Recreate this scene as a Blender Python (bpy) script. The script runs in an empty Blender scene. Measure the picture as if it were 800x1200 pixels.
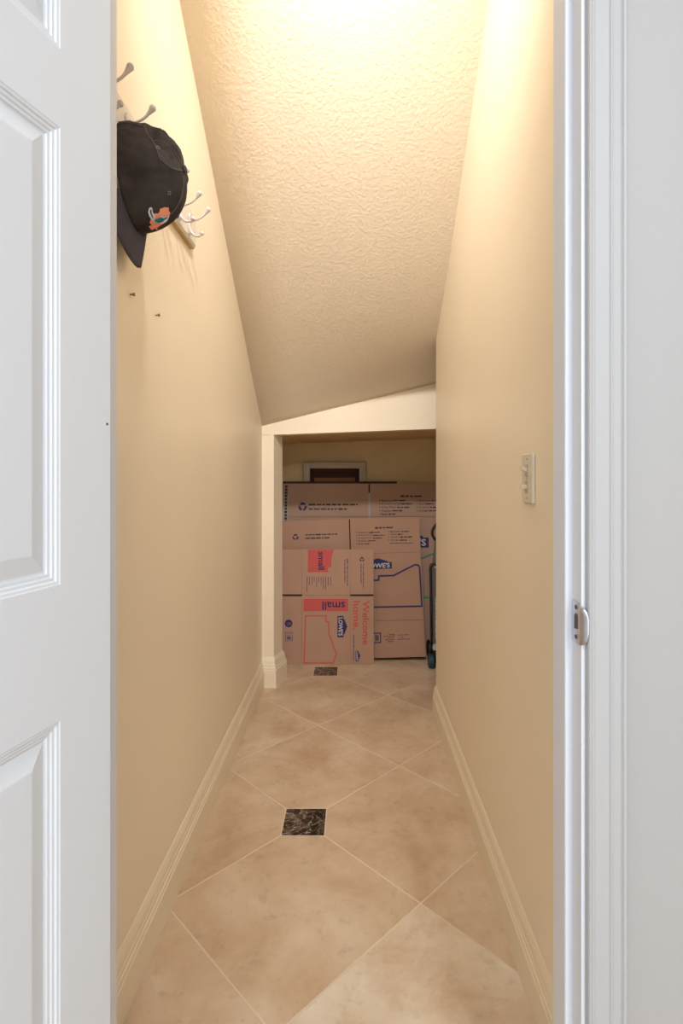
import bpy, bmesh, math, random
from mathutils import Vector, Matrix, noise
random.seed(7)
C = bpy.context.scene.collection
S = bpy.context.scene
# ------------------------------------------------------------ camera, light, exposure
cam = bpy.data.cameras.new('camera'); co = bpy.data.objects.new('camera', cam); C.objects.link(co); S.camera = co
EYE = 1.187
co.location = (0, 0, EYE); co.rotation_euler = (math.pi/2, 0, 0)
cam.sensor_fit = 'HORIZONTAL'; cam.sensor_width = 36; cam.lens = 36*632/800
cam.shift_x = -14/800; cam.shift_y = -44/800; cam.clip_start = 0.02
vs = S.view_settings; vs.view_transform = 'Standard'; vs.look = 'None'; vs.gamma = 1; vs.use_curve_mapping = False
vs.exposure = 0.40
w = bpy.data.worlds.new('daylight'); S.world = w; w.use_nodes = True
w.node_tree.nodes['Background'].inputs[0].default_value = (0.88, 0.94, 1, 1)
w.node_tree.nodes['Background'].inputs[1].default_value = 1.6
def lamp(kind, name, loc, energy, color, rot=(0,0,0), **k):
    d = bpy.data.lights.new(name, kind); d.energy = energy; d.color = color
    for a, b in k.items(): setattr(d, a, b)
    o = bpy.data.objects.new(name, d); C.objects.link(o); o.location = loc; o.rotation_euler = rot; return o
lamp('AREA', 'hall_far_fill', (0.8, -3.0, 2.65), 26, (1, 1, 1), (math.radians(62), 0, 0), shape='DISK', size=0.6)  # added fill in the unseen hall, aimed through the doorway into the closet
lamp('AREA', 'hall_near_fill', (0.62, -0.75, 2.70), 13, (0.86, 0.93, 1), shape='DISK', size=0.4)  # added overhead fill, out of view, to brighten the open door's face
lamp('AREA', 'hall_left_fill', (-0.50, -0.9, 2.70), 14, (0.92, 0.96, 1), shape='DISK', size=0.4)  # added unseen fill that lifts the right closet wall near the doorway
lamp('AREA', 'closet_ceiling_lamp', (0.0, 0.87, 2.84), 7.4, (1, 0.985, 0.975), (math.radians(56), 0, 0), shape='DISK', size=0.16, spread=math.radians(100))

# ------------------------------------------------------------ materials
def lin(c): return tuple(((x/255)/12.92 if x <= 10 else (((x/255)+0.055)/1.055)**2.4) for x in c) + (1,)
def mat(name, rgb, rough=0.6, metal=0.0, var=0.0, vscale=6.0, bump=0.0, bscale=200.0, bdist=0.002, detail=3, spec=0.5):
    m = bpy.data.materials.new(name); m.use_nodes = True; nt = m.node_tree; N = nt.nodes; L = nt.links
    b = N['Principled BSDF']; c = lin(rgb)
    b.inputs['Base Color'].default_value = c; b.inputs['Roughness'].default_value = rough
    b.inputs['Metallic'].default_value = metal; b.inputs['Specular IOR Level'].default_value = spec
    tc = N.new('ShaderNodeTexCoord')
    if var:
        n = N.new('ShaderNodeTexNoise'); n.inputs['Scale'].default_value = vscale; n.inputs['Detail'].default_value = 5
        L.new(tc.outputs['Object'], n.inputs['Vector'])
        r = N.new('ShaderNodeValToRGB'); r.color_ramp.elements[0].position = 0.3; r.color_ramp.elements[1].position = 0.7
        r.color_ramp.elements[0].color = tuple(x*(1-var) for x in c[:3])+(1,)
        r.color_ramp.elements[1].color = tuple(min(1, x*(1+var*0.6)) for x in c[:3])+(1,)
        L.new(n.outputs['Fac'], r.inputs[0]); L.new(r.outputs[0], b.inputs['Base Color'])
    if bump:
        n = N.new('ShaderNodeTexNoise'); n.inputs['Scale'].default_value = bscale; n.inputs['Detail'].default_value = detail
        L.new(tc.outputs['Object'], n.inputs['Vector'])
        bp = N.new('ShaderNodeBump'); bp.inputs['Strength'].default_value = bump; bp.inputs['Distance'].default_value = bdist
        L.new(n.outputs['Fac'], bp.inputs['Height']); L.new(bp.outputs[0], b.inputs['Normal'])
    return m
CREAM = (246, 231, 205)
M = dict(
 cream=mat('cream_wall_paint', CREAM, 0.42, var=0.03, vscale=1.6, bump=0.25, bscale=60, bdist=0.002),
 cream_trim=mat('cream_trim_paint', (243, 228, 200), 0.35, var=0.02),
 alcove=mat('cream_alcove_bounce_tint', (228, 197, 140), 0.5, var=0.05),  # alcove cream deepened in colour, standing in for warm interreflected light
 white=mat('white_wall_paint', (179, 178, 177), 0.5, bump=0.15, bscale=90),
 trim=mat('white_gloss_trim', (186, 186, 186), 0.5, bump=0.05, bscale=40, spec=0.3),
 jamb=mat('white_jamb_paint', (226, 230, 237), 0.45, spec=0.35),
 grout=mat('cream_grout', (234, 214, 190), 0.7, bump=0.3, bscale=300),
 card_a=mat('light_cardboard', (183, 144, 120), 0.75, var=0.05, vscale=5, bump=0.1, bscale=120),
 card_b=mat('brown_cardboard', (178, 138, 113), 0.75, var=0.05, vscale=4, bump=0.1, bscale=120),
 card_c=mat('greyish_cardboard', (176, 142, 120), 0.75, var=0.06, vscale=4, bump=0.1, bscale=120),
 kraft_edge=mat('dark_slot', (62, 38, 26), 0.9),
 navy=mat('navy_ink', (42, 42, 92), 0.7), red=mat('red_ink', (202, 86, 82), 0.7), redt=mat('orange_red_ink', (204, 88, 74), 0.7),
 green=mat('green_ink', (38, 140, 108), 0.7), palepr=mat('pale_print', (200, 190, 196), 0.7), fine=mat('grey_ink', (104, 84, 98), 0.7),
 finedark=mat('dark_ink', (60, 42, 48), 0.7), greyp=mat('pale_grey_tape', (170, 165, 158), 0.6),
 hook=mat('white_hook_enamel', (214, 206, 204), 0.3), rail=mat('white_rail_paint', (226, 216, 200), 0.4), wood=mat('raw_wood_edge', (206, 176, 120), 0.6, var=0.1, vscale=30),
 cap=mat('washed_black_cotton', (68, 62, 60), 0.95, var=0.45, vscale=16, bump=0.35, bscale=500, bdist=0.001, spec=0.2),
 capd=mat('brim_cotton', (82, 77, 82), 0.95, var=0.12, vscale=30, bump=0.35, bscale=700, bdist=0.001, spec=0.2),
 capseam=mat('cap_seam', (96, 89, 85), 0.9), eyelet=mat('grey_eyelet_thread', (128, 120, 115), 0.8),
 eteal=mat('teal_thread', (0, 122, 130), 0.7), eor=mat('orange_thread', (246, 156, 122), 0.7), ewh=mat('white_thread', (226, 226, 230), 0.7), edk=mat('slate_thread', (70, 82, 104), 0.7),
 steel=mat('brushed_nickel', (205, 207, 215), 0.32, metal=1.0), hole=mat('dark_recess', (92, 84, 80), 0.8),
 switch=mat('almond_plastic', (226, 218, 198), 0.3), switchd=mat('almond_insert', (196, 178, 150), 0.4),
 screw=mat('dull_brass_screw', (140, 104, 60), 0.4, metal=0.6),
 frame=mat('silver_frame', (196, 178, 152), 0.5), framedark=mat('dark_walnut', (74, 42, 24), 0.7, spec=0.2), framepic=mat('brown_panel', (160, 110, 70), 0.8, var=0.15, spec=0.2),
 board=mat('dark_board', (58, 38, 30), 0.7),
 vdark=mat('black_plastic', (28, 26, 30), 0.35), vgrey=mat('taupe_plastic', (104, 98, 92), 0.4), vteal=mat('teal_rubber', (34, 66, 78), 0.5), vsil=mat('silver_plastic', (186, 180, 184), 0.35), vwhite=mat('white_lettering', (200, 196, 194), 0.5),
)
def ceiling_mat():
    m = mat('textured_ceiling_paint', (238, 224, 202), 0.6); nt = m.node_tree; N = nt.nodes; L = nt.links; b = N['Principled BSDF']
    tc = N.new('ShaderNodeTexCoord')
    n = N.new('ShaderNodeTexNoise'); n.inputs['Scale'].default_value = 80; n.inputs['Detail'].default_value = 4; n.inputs['Distortion'].default_value = 0.4
    r = N.new('ShaderNodeValToRGB'); r.color_ramp.elements[0].position = 0.40; r.color_ramp.elements[1].position = 0.64
    L.new(tc.outputs['Object'], n.inputs['Vector']); L.new(n.outputs['Fac'], r.inputs[0])
    bp = N.new('ShaderNodeBump'); bp.inputs['Strength'].default_value = 0.42; bp.inputs['Distance'].default_value = 0.0015
    L.new(r.outputs[0], bp.inputs['Height']); L.new(bp.outputs[0], b.inputs['Normal']); return m
M['ceiling'] = ceiling_mat()
def tile_mat(name, base, blotch, light, lightness):
    m = mat(name, base, 0.3); nt = m.node_tree; N = nt.nodes; L = nt.links; b = N['Principled BSDF']
    tc = N.new('ShaderNodeTexCoord'); oi = N.new('ShaderNodeObjectInfo')
    ad = N.new('ShaderNodeVectorMath'); ad.operation = 'ADD'
    sc = N.new('ShaderNodeMath'); sc.operation = 'MULTIPLY'; sc.inputs[1].default_value = 40; L.new(oi.outputs['Random'], sc.inputs[0])
    L.new(tc.outputs['Object'], ad.inputs[0]); L.new(sc.outputs[0], ad.inputs[1])
    def nz(s, d=6, dist=0.0):
        n = N.new('ShaderNodeTexNoise'); n.inputs['Scale'].default_value = s; n.inputs['Detail'].default_value = d
        n.inputs['Distortion'].default_value = dist; n.inputs['Roughness'].default_value = 0.66; L.new(ad.outputs[0], n.inputs['Vector']); return n
    cr = N.new('ShaderNodeValToRGB'); e = cr.color_ramp.elements
    e[0].position = 0.30; e[0].color = lin(blotch); e[1].position = 0.72; e[1].color = lin(light)
    md = e.new(0.5); md.color = lin(base); L.new(nz(4.2, 9, 0.25).outputs['Fac'], cr.inputs[0])
    sp_ = N.new('ShaderNodeMapRange'); sp_.inputs[1].default_value = 0.32; sp_.inputs[2].default_value = 0.44; sp_.inputs[3].default_value = 0.86; sp_.inputs[4].default_value = 1.0
    L.new(nz(26, 6, 0.1).outputs['Fac'], sp_.inputs[0])
    mx = N.new('ShaderNodeMix'); mx.data_type = 'RGBA'; mx.blend_type = 'MULTIPLY'; mx.inputs[0].default_value = 1
    L.new(cr.outputs[0], mx.inputs[6]); L.new(sp_.outputs[0], mx.inputs[7]); o = mx.outputs[2]
    L.new(o, b.inputs['Base Color'])
    rr = N.new('ShaderNodeMapRange'); rr.inputs[3].default_value = 0.28; rr.inputs[4].default_value = 0.34; L.new(nz(9).outputs['Fac'], rr.inputs[0]); L.new(rr.outputs[0], b.inputs['Roughness'])
    return m
M['tile'] = tile_mat('beige_travertine_tile', (214, 187, 157), (194, 160, 126), (230, 209, 184), 0.3)
M['tile_pale'] = tile_mat('pale_travertine_tile', (228, 208, 183), (206, 174, 142), (243, 230, 212), 0.8)
def marble_mat():
    m = mat('dark_marble', (70, 55, 45), 0.18); nt = m.node_tree; N = nt.nodes; L = nt.links; b = N['Principled BSDF']
    tc = N.new('ShaderNodeTexCoord')
    n = N.new('ShaderNodeTexNoise'); n.inputs['Scale'].default_value = 30; n.inputs['Detail'].default_value = 6; n.inputs['Distortion'].default_value = 1.2
    L.new(tc.outputs['Object'], n.inputs['Vector'])
    r = N.new('ShaderNodeValToRGB'); e = r.color_ramp.elements
    e[0].position = 0.36; e[0].color = lin((28, 22, 20)); e[1].position = 0.75; e[1].color = lin((176, 156, 138))
    x = r.color_ramp.elements.new(0.52); x.color = lin((100, 80, 66))
    L.new(n.outputs['Fac'], r.inputs[0])
    v = N.new('ShaderNodeTexNoise'); v.inputs['Scale'].default_value = 14; v.inputs['Distortion'].default_value = 2; L.new(tc.outputs['Object'], v.inputs['Vector'])
    g = N.new('ShaderNodeTexGradient'); L.new(tc.outputs['Object'], g.inputs[0])
    mr = N.new('ShaderNodeMapRange'); mr.inputs[1].default_value = -0.02; mr.inputs[2].default_value = 0.03
    sx = N.new('ShaderNodeSeparateXYZ'); L.new(tc.outputs['Object'], sx.inputs[0]); L.new(sx.outputs[0], mr.inputs[0])
    dk = N.new('ShaderNodeMix'); dk.data_type = 'RGBA'; dk.inputs[7].default_value = lin((36, 28, 24))
    mm = N.new('ShaderNodeMath'); mm.operation = 'MULTIPLY'; mm.inputs[1].default_value = 0.6; L.new(mr.outputs[0], mm.inputs[0])
    L.new(mm.outputs[0], dk.inputs[0]); L.new(r.outputs[0], dk.inputs[6])
    rb = N.new('ShaderNodeValToRGB'); q = rb.color_ramp.elements; q[0].position = 0.485; q[0].color = (0,0,0,1); q[1].position = 0.5; q[1].color = (1,1,1,1)
    z = q.new(0.515); z.color = (0,0,0,1)
    L.new(v.outputs['Fac'], rb.inputs[0])
    x2 = N.new('ShaderNodeMix'); x2.data_type = 'RGBA'; x2.inputs[7].default_value = lin((190, 176, 160))
    L.new(rb.outputs[0], x2.inputs[0]); L.new(dk.outputs[2], x2.inputs[6]); L.new(x2.outputs[2], b.inputs['Base Color']); return m
M['marble'] = marble_mat()
def door_mat():
    m = mat('white_embossed_door_paint', (228, 233, 239), 0.42, spec=0.35); nt = m.node_tree; N = nt.nodes; L = nt.links; b = N['Principled BSDF']
    tc = N.new('ShaderNodeTexCoord'); mp = N.new('ShaderNodeMapping'); mp.inputs['Scale'].default_value = (6, 6, 110)
    n = N.new('ShaderNodeTexNoise'); n.inputs['Scale'].default_value = 2.0; n.inputs['Detail'].default_value = 4; n.inputs['Distortion'].default_value = 0.6
    L.new(tc.outputs['Object'], mp.inputs[0]); L.new(mp.outputs[0], n.inputs['Vector'])
    bp = N.new('ShaderNodeBump'); bp.inputs['Strength'].default_value = 0.12; bp.inputs['Distance'].default_value = 0.001
    L.new(n.outputs['Fac'], bp.inputs['Height']); L.new(bp.outputs[0], b.inputs['Normal']); return m
M['door'] = door_mat()

# ------------------------------------------------------------ helpers
def link(name, bm, m, parent=None, smooth=False, bevel=0, loc=None):
    me = bpy.data.meshes.new(name); bmesh.ops.recalc_face_normals(bm, faces=bm.faces); bm.to_mesh(me); bm.free()
    for x in (m if isinstance(m, (list, tuple)) else [m]): me.materials.append(x)
    if smooth:
        for p in me.polygons: p.use_smooth = True
    o = bpy.data.objects.new(name, me); C.objects.link(o)
    if parent: o.parent = parent
    if loc: o.location = loc
    if bevel:
        b = o.modifiers.new('bevel', 'BEVEL'); b.width = bevel; b.segments = 2; b.limit_method = 'ANGLE'
    return o
def box(bm, a, b, mi=0):
    v = [bm.verts.new((x, y, z)) for x in (a[0], b[0]) for y in (a[1], b[1]) for z in (a[2], b[2])]
    for q in ((0,1,3,2),(4,6,7,5),(0,4,5,1),(2,3,7,6),(0,2,6,4),(1,5,7,3)):
        f = bm.faces.new([v[i] for i in q]); f.material_index = mi
def boxes(*bs):
    bm = bmesh.new()
    for a, b in bs: box(bm, a, b)
    return bm
def prism(bm, pts, ext):
    """pts: 3D polygon, ext: extrusion vector"""
    e = Vector(ext); a = [bm.verts.new(p) for p in pts]; b = [bm.verts.new(Vector(p)+e) for p in pts]; n = len(pts)
    bm.faces.new(a[::-1]); bm.faces.new(b)
    for i in range(n): bm.faces.new((a[i], a[(i+1) % n], b[(i+1) % n], b[i]))
def tube(bm, pts, rad, seg=10, flat=1.0):
    pts = [Vector(p) for p in pts]; rings = []
    prev = None
    for i, p in enumerate(pts):
        t = (pts[min(i+1, len(pts)-1)] - pts[max(i-1, 0)]).normalized()
        if prev is None:
            u = t.orthogonal().normalized()
        else: u = (prev - t*prev.dot(t)).normalized()
        prev = u; v = t.cross(u); r = rad[i] if isinstance(rad, (list, tuple)) else rad
        rings.append([bm.verts.new(p + (u*math.cos(2*math.pi*k/seg) + v*math.sin(2*math.pi*k/seg)*flat)*r) for k in range(seg)])
    for a, b in zip(rings, rings[1:]):
        for k in range(seg): bm.faces.new((a[k], a[(k+1) % seg], b[(k+1) % seg], b[k]))
    bm.faces.new(rings[0][::-1]); bm.faces.new(rings[-1])
def spline(P, n=8):
    P = [Vector(p) for p in P]; out = []
    Q = [P[0]*2-P[1]] + P + [P[-1]*2-P[-2]]
    for i in range(1, len(Q)-2):
        for k in range(n):
            t = k/n; a, b, c, d = Q[i-1], Q[i], Q[i+1], Q[i+2]
            out.append(0.5*((2*b)+(c-a)*t+(2*a-5*b+4*c-d)*t*t+(3*b-a-3*c+d)*t**3))
    out.append(P[-1]); return out
def ball(bm, c, r, seg=12, sc=(1,1,1)):
    mt = Matrix.Translation(c) @ Matrix.Diagonal((sc[0]*r, sc[1]*r, sc[2]*r, 1))
    bmesh.ops.create_uvsphere(bm, u_segments=seg, v_segments=seg//2+2, radius=1, matrix=mt)
def cyl(bm, c, axis, r, h, seg=20, r2=None):
    q = Vector(axis).to_track_quat('Z', 'Y').to_matrix().to_4x4()
    bmesh.ops.create_cone(bm, cap_ends=True, segments=seg, radius1=r, radius2=r if r2 is None else r2, depth=h, matrix=Matrix.Translation(c) @ q)
def struct(name, bm, m, parent=None, **k):
    o = link(name, bm, m, parent, **k)
    if not parent: o['kind'] = 'structure'
    return o
def thing(name, label, cat, loc=(0,0,0), rot=(0,0,0), group=None):
    o = bpy.data.objects.new(name, None); C.objects.link(o); o.location = loc; o.rotation_euler = rot; o.empty_display_size = 0.05
    o['label'] = label; o['category'] = cat
    if group: o['group'] = group
    return o

# ------------------------------------------------------------ floor and tiles
XL, XR = -0.5116, 0.407          # closet wall faces
YD0, YD1 = 0.734, 0.81           # doorway wall, hall face and closet face
floor = struct('floor', boxes(((-1.6, -2.6, -0.08), (1.5, 4.0, -0.0010))), M['grout'])
S2 = 0.3525; VX, VY = -0.167, 1.845; INS = 0.0715; G = 0.0019
X0, X1, Y0, Y1 = -1.6, 1.5, -2.6, 3.93
def clip(poly, f):
    out = []
    for i, p in enumerate(poly):
        q = poly[(i+1) % len(poly)]; a, b = f(p), f(q)
        if a >= 0: out.append(p)
        if a*b < 0: t = a/(a-b); out.append((p[0]+(q[0]-p[0])*t, p[1]+(q[1]-p[1])*t))
    return out
def add_tile(poly, name, m):
    for f in (lambda p: p[0]-X0, lambda p: X1-p[0], lambda p: p[1]-Y0, lambda p: Y1-p[1]): poly = clip(poly, f) if poly else poly
    if len(poly) < 3: return
    cx = sum(p[0] for p in poly)/len(poly); cy = sum(p[1] for p in poly)/len(poly)
    bm = bmesh.new(); n = len(poly)
    top = [bm.verts.new((p[0]-cx-(p[0]-cx)*0.004, p[1]-cy-(p[1]-cy)*0.004, 0)) for p in poly]
    mid = [bm.verts.new((p[0]-cx, p[1]-cy, -0.0008)) for p in poly]
    bot = [bm.verts.new((p[0]-cx, p[1]-cy, -0.006)) for p in poly]
    bm.faces.new(top)
    for a, b in ((top, mid), (mid, bot)):
        for i in range(n): bm.faces.new((a[i], b[i], b[(i+1) % n], a[(i+1) % n]))
    link(name, bm, m, floor, loc=(cx, cy, 0))
for i in range(-9, 9):
    for j in range(-9, 9):
        vx, vy = VX + (i-j)*S2, VY + (i+j)*S2          # lattice vertex = the tile's near corner
        if vx < X0-0.4 or vx > X1+0.4 or vy+2*S2 < Y0 or vy > Y1: continue
        g = G*1.4142
        cor = [((vx, vy+g), (i, j), (0, 1)), ((vx+S2-g, vy+S2), (i+1, j), (-1, 0)), ((vx, vy+2*S2-g), (i+1, j+1), (0, -1)), ((vx-S2+g, vy+S2), (i, j+1), (1, 0))]
        poly = []
        for (p, (a, b), d) in cor:
            if a % 2 == 0 and b % 2 == 0:
                e = INS + G - g + 0.0006; t = (-d[1], d[0])
                q = (p[0]+d[0]*e, p[1]+d[1]*e); s = -1
                # two points where the straight cut meets the tile edges, kept in running order
                A = (q[0]+t[0]*e, q[1]+t[1]*e); B = (q[0]-t[0]*e, q[1]-t[1]*e)
                poly += [A, B]
            else: poly.append(p)
        pale = (i, j) == (-1, -2) or (i, j) == (1, -4)
        add_tile(poly, 'tile', M['tile_pale'] if pale else M['tile'])
        if i % 2 == 0 and j % 2 == 0:
            r = INS - 0.001
            add_tile([(vx-r, vy-r), (vx+r, vy-r), (vx+r, vy+r), (vx-r, vy+r)], 'insert_tile', M['marble'])

# ------------------------------------------------------------ walls
HC = 3.10
struct('wall_left', boxes(((XL-0.1, YD1, 0), (XL, 4.0, 3.2))), M['cream'])
struct('wall_right', boxes(((XR, YD1, 0), (XR+0.1, 2.662, 3.2))), M['cream'], bevel=0.004)
struct('wall_alcove_near', boxes(((XR+0.1, 2.56, 0), (1.05, 2.66, 3.2))), M['cream'])
struct('wall_alcove_right', boxes(((0.95, 2.66, 0), (1.05, 4.0, 3.2))), M['cream'])
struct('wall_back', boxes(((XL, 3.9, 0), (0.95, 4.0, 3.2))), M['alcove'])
# partition: angled left post and slanted header above the low opening
YH, TH = 3.02, 0.115
def hz(x): return 1.409 + 0.0372*(x+0.449)
bm = bmesh.new()
prism(bm, [(XL, YH, 0), (-0.446, YH, 0), (-0.413, YH+TH, 0), (XL, YH+TH, 0)], (0, 0, hz(-0.446)))
prism(bm, [(XL, YH, hz(XL)), (0.95, YH, hz(0.95)), (0.95, YH, 2.2), (XL, YH, 2.2)], (0, TH, 0))
struct('wall_header', bm, M['cream'])
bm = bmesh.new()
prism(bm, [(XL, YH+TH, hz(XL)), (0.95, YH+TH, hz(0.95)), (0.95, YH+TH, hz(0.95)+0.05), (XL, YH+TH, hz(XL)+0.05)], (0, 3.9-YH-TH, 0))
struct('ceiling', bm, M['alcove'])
# sloping soffit under the stairs, a ruled surface between its two wall lines
LP = [(0.81, HC), (0.934, HC), (1.586, 2.582), (2.674, 1.72), (3.02, 1.459), (3.03, 1.45)]
RP = [(0.81, HC), (1.015, HC), (1.63, 2.62), (2.48, 1.956), (2.68, 1.836), (3.02, 1.683), (3.03, 1.68)]
def ev(P, y):
    for (a, za), (b, zb) in zip(P, P[1:]):
        if y <= b: return za + (zb-za)*(y-a)/(b-a)
    return P[-1][1]
bm = bmesh.new(); ys = [0.81 + 2.215*k/60 for k in range(61)]; xs = [XL-0.02, -0.3, -0.1, 0.1, 0.3, XR, 0.6, 0.96]
gr = []
for y in ys:
    hw = min(0.24, y-0.81, 3.03-y); zl = sum(ev(LP, y+hw*q/6) for q in range(-6, 7))/13; zr = sum(ev(RP, y+hw*q/6) for q in range(-6, 7))/13
    gr.append([(x, y, zl + (zr-zl)*(x-XL)/(XR-XL)) for x in xs])
vb = [[bm.verts.new(p) for p in r] for r in gr]; vt = [[bm.verts.new((p[0], p[1], p[2]+0.08)) for p in r] for r in gr]
for a in range(60):
    for c in range(len(xs)-1):
        bm.faces.new((vb[a][c], vb[a][c+1], vb[a+1][c+1], vb[a+1][c])); bm.faces.new((vt[a][c], vt[a+1][c], vt[a+1][c+1], vt[a][c+1]))
    for c in (0, len(xs)-1): bm.faces.new((vb[a][c], vb[a+1][c], vt[a+1][c], vt[a][c]))
for a in (0, 60):
    for c in range(len(xs)-1): bm.faces.new((vb[a][c], vb[a][c+1], vt[a][c+1], vt[a][c]))
struct('ceiling', bm, M['ceiling'], smooth=True)
# doorway wall (white to the hall, cream inside)
JL, JR, DH = -0.365, 0.310, 2.04
bm = bmesh.new()
for (a, b) in (((-1.6, YD0, 0), (JL-0.018, YD0+0.03, 3.2)), ((JR+0.018, YD0, 0), (1.5, YD0+0.03, 3.2)), ((JL-0.018, YD0, DH+0.018), (JR+0.018, YD0+0.03, 3.2))): box(bm, a, b, 0)
for (a, b) in (((-1.6, YD0+0.03, 0), (JL-0.018, YD1, 3.2)), ((JR+0.018, YD0+0.03, 0), (1.5, YD1, 3.2)), ((JL-0.018, YD0+0.03, DH+0.018), (JR+0.018, YD1, 3.2))): box(bm, a, b, 1)
struct('wall_front', bm, [M['white'], M['cream']])
struct('wall_hall_left', boxes(((-1.7, -2.6, 0), (-1.6, YD1, 2.8))), M['white'])
struct('wall_hall_right', boxes(((1.5, -2.6, 0), (1.6, YD1, 2.8))), M['white'])
struct('ceiling', boxes(((-1.7, -2.6, 2.75), (1.6, YD0, 2.83))), M['white'])

# ------------------------------------------------------------ baseboards
BP = [(0, 0), (0.015, 0), (0.015, 0.086), (0.0125, 0.089), (0.0135, 0.094), (0.0125, 0.099), (0.0095, 0.102), (0.0105, 0.107), (0.010, 0.112), (0.0085, 0.115),
      (0.0085, 0.121), (0.0072, 0.131), (0.0045, 0.139), (0.002, 0.145), (0, 0.147)]
def sweep(bm, path, prof, outs):
    """prof (offset, height) carried along path; outs = offset direction (mitred) at each point"""
    rings = [[bm.verts.new((p[0]+o[0]*a, p[1]+o[1]*a, p[2]+z)) for a, z in prof] for p, o in zip(path, outs)]
    n = len(prof)
    for a, b in zip(rings, rings[1:]):
        for k in range(n): bm.faces.new((a[k], a[(k+1) % n], b[(k+1) % n], b[k]))
    bm.faces.new(rings[0][::-1]); bm.faces.new(rings[-1])
bm = bmesh.new(); sweep(bm, [(XL, YD1, 0), (XL, YH-0.004, 0)], BP, [(1, 0)]*2); struct('baseboard_left', bm, M['cream_trim'])
bm = bmesh.new(); sweep(bm, [(XR, YD1, 0), (XR, 2.662, 0), (XR+0.1, 2.662, 0)], BP, [(-1, 0), (-1, 1), (0, 1)]); struct('baseboard_right', bm, M['cream_trim'])
PB = [(a*1.35, z*1.12) for a, z in BP]
bm = bmesh.new(); sweep(bm, [(XL, YH, 0), (-0.446, YH, 0), (-0.413, YH+TH, 0), (XL+0.02, YH+TH, 0)], PB, [(0, -1), (0.75, -1), (1.25, 0.95), (0, 1)]); struct('baseboard_post', bm, M['cream_trim'])
bm = bmesh.new(); sweep(bm, [(XL, 3.9, 0), (0.95, 3.9, 0)], BP, [(0, -1)]*2); struct('baseboard_back', bm, M['cream_trim'])

# ------------------------------------------------------------ door frame
def jamb(name, x, s):
    """one side jamb with its door stop; s = +1 when the opening lies towards +x"""
    bm = bmesh.new()
    sw = 0.010
    prof = [(0, YD0), (0, YD0+0.031), (sw-0.001, YD0+0.031), (sw, YD0+0.033), (sw, YD1-0.001), (sw-0.001, YD1), (-0.018, YD1), (-0.018, YD0)]
    prism(bm, [(x+s*a, y, 0) for a, y in prof], (0, 0, DH)); return struct(name, bm, M['jamb'])
jr = jamb('trim_1', JR, -1); jl = jamb('trim_2', JL, 1)
bm = bmesh.new(); box(bm, (JL-0.018, YD0, DH), (JR+0.018, YD1, DH+0.018)); box(bm, (JL, YD0+0.032, DH-0.010), (JR, YD1, DH)); struct('trim_3', bm, M['jamb'])
CP = [(0, 0), (0, 0.009), (0.0015, 0.0115), (0.0035, 0.0115), (0.005, 0.0095), (0.0065, 0.0105), (0.008, 0.0105), (0.010, 0.0095), (0.027, 0.0125), (0.0285, 0.0145), (0.0305, 0.0145), (0.032, 0.013),
      (0.036, 0.0145), (0.0405, 0.016), (0.043, 0.0145), (0.0445, 0.017), (0.0485, 0.017), (0.050, 0.0155), (0.050, 0)]
def casing(name, x, s, lo=0, hi=DH+0.005):
    bm = bmesh.new(); prism(bm, [(x+s*a, YD0-y, lo) for a, y in CP], (0, 0, hi-lo)); return struct(name, bm, M['trim'])
casing('trim_4', JR+0.005, 1); casing('trim_5', JL-0.012, -1)
bm = bmesh.new(); prism(bm, [(JL-0.062, YD0-y, DH+0.005+a) for a, y in CP], (JR-JL+0.117, 0, 0)); struct('trim_6', bm, M['trim'])
# strike plate on the latch-side jamb: flat plate, latch hole, two screws, curved lip towards the hall
sz = 0.982
bm = bmesh.new()
prism(bm, [(JR-0.0012, YD0+y, sz+z) for y, z in ((0.001, -0.029), (0.027, -0.029), (0.0285, -0.027), (0.0285, 0.027), (0.027, 0.029), (0.001, 0.029))], (0.0014, 0, 0))
sp = link('strike_plate', bm, M['steel'], jr); sp['label'] = 'brushed nickel strike plate'
bm = bmesh.new()
sec = [(0, 0.002), (-0.0004, -0.001), (0.0003, -0.004), (0.0022, -0.008), (0.0045, -0.0105), (0.0072, -0.0125)]
hh = [0.0265, 0.0265, 0.0262, 0.0245, 0.020, 0.010]
rows = []
for (dx, dy), h in zip(sec, hh):
    rows.append([bm.verts.new((JR-0.0012+dx, YD0+dy, sz+h*t)) for t in (-1, -0.66, -0.33, 0, 0.33, 0.66, 1)])
for a, b in zip(rows, rows[1:]):
    for k in range(6): bm.faces.new((a[k], a[k+1], b[k+1], b[k]))
lp = link('lip', bm, M['steel'], sp, smooth=True); so = lp.modifiers.new('s', 'SOLIDIFY'); so.thickness = 0.0013
bm = bmesh.new(); prism(bm, [(JR-0.0016, YD0+y, sz+z) for y, z in ((0.009, -0.008), (0.020, -0.010), (0.020, 0.008), (0.017, 0.012), (0.011, 0.012), (0.009, 0.009))], (0.001, 0, 0)); link('latch_hole', bm, M['hole'], sp)
for dz in (-0.020, 0.021):
    bm = bmesh.new(); cyl(bm, (JR-0.0016, YD0+0.0145, sz+dz), (1, 0, 0), 0.003, 0.0012, 12); link('screw', bm, M['hole'], sp)

# ------------------------------------------------------------ panelled door, hinged at the left jamb and open into the hall
DW, DT = 0.66, 0.035
th = math.atan(168/632)
door = bpy.data.objects.new('door_1', None)
bm = bmesh.new()
rail_z = [(0.22, 0.903), (1.060, 1.587), (1.677, 1.915)]
cols = [(0.083, 0.285), (0.375, DW-0.083)]
RINGS = [(0, 0), (0.0012, -0.0008), (0.0042, -0.0012), (0.0056, -0.0030), (0.0088, -0.0032), (0.0102, -0.0050), (0.0134, -0.0052), (0.0148, -0.0072), (0.0170, -0.0078), (0.0355, -0.0016), (0.0380, -0.0008), (0.0395, -0.0006)]
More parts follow.
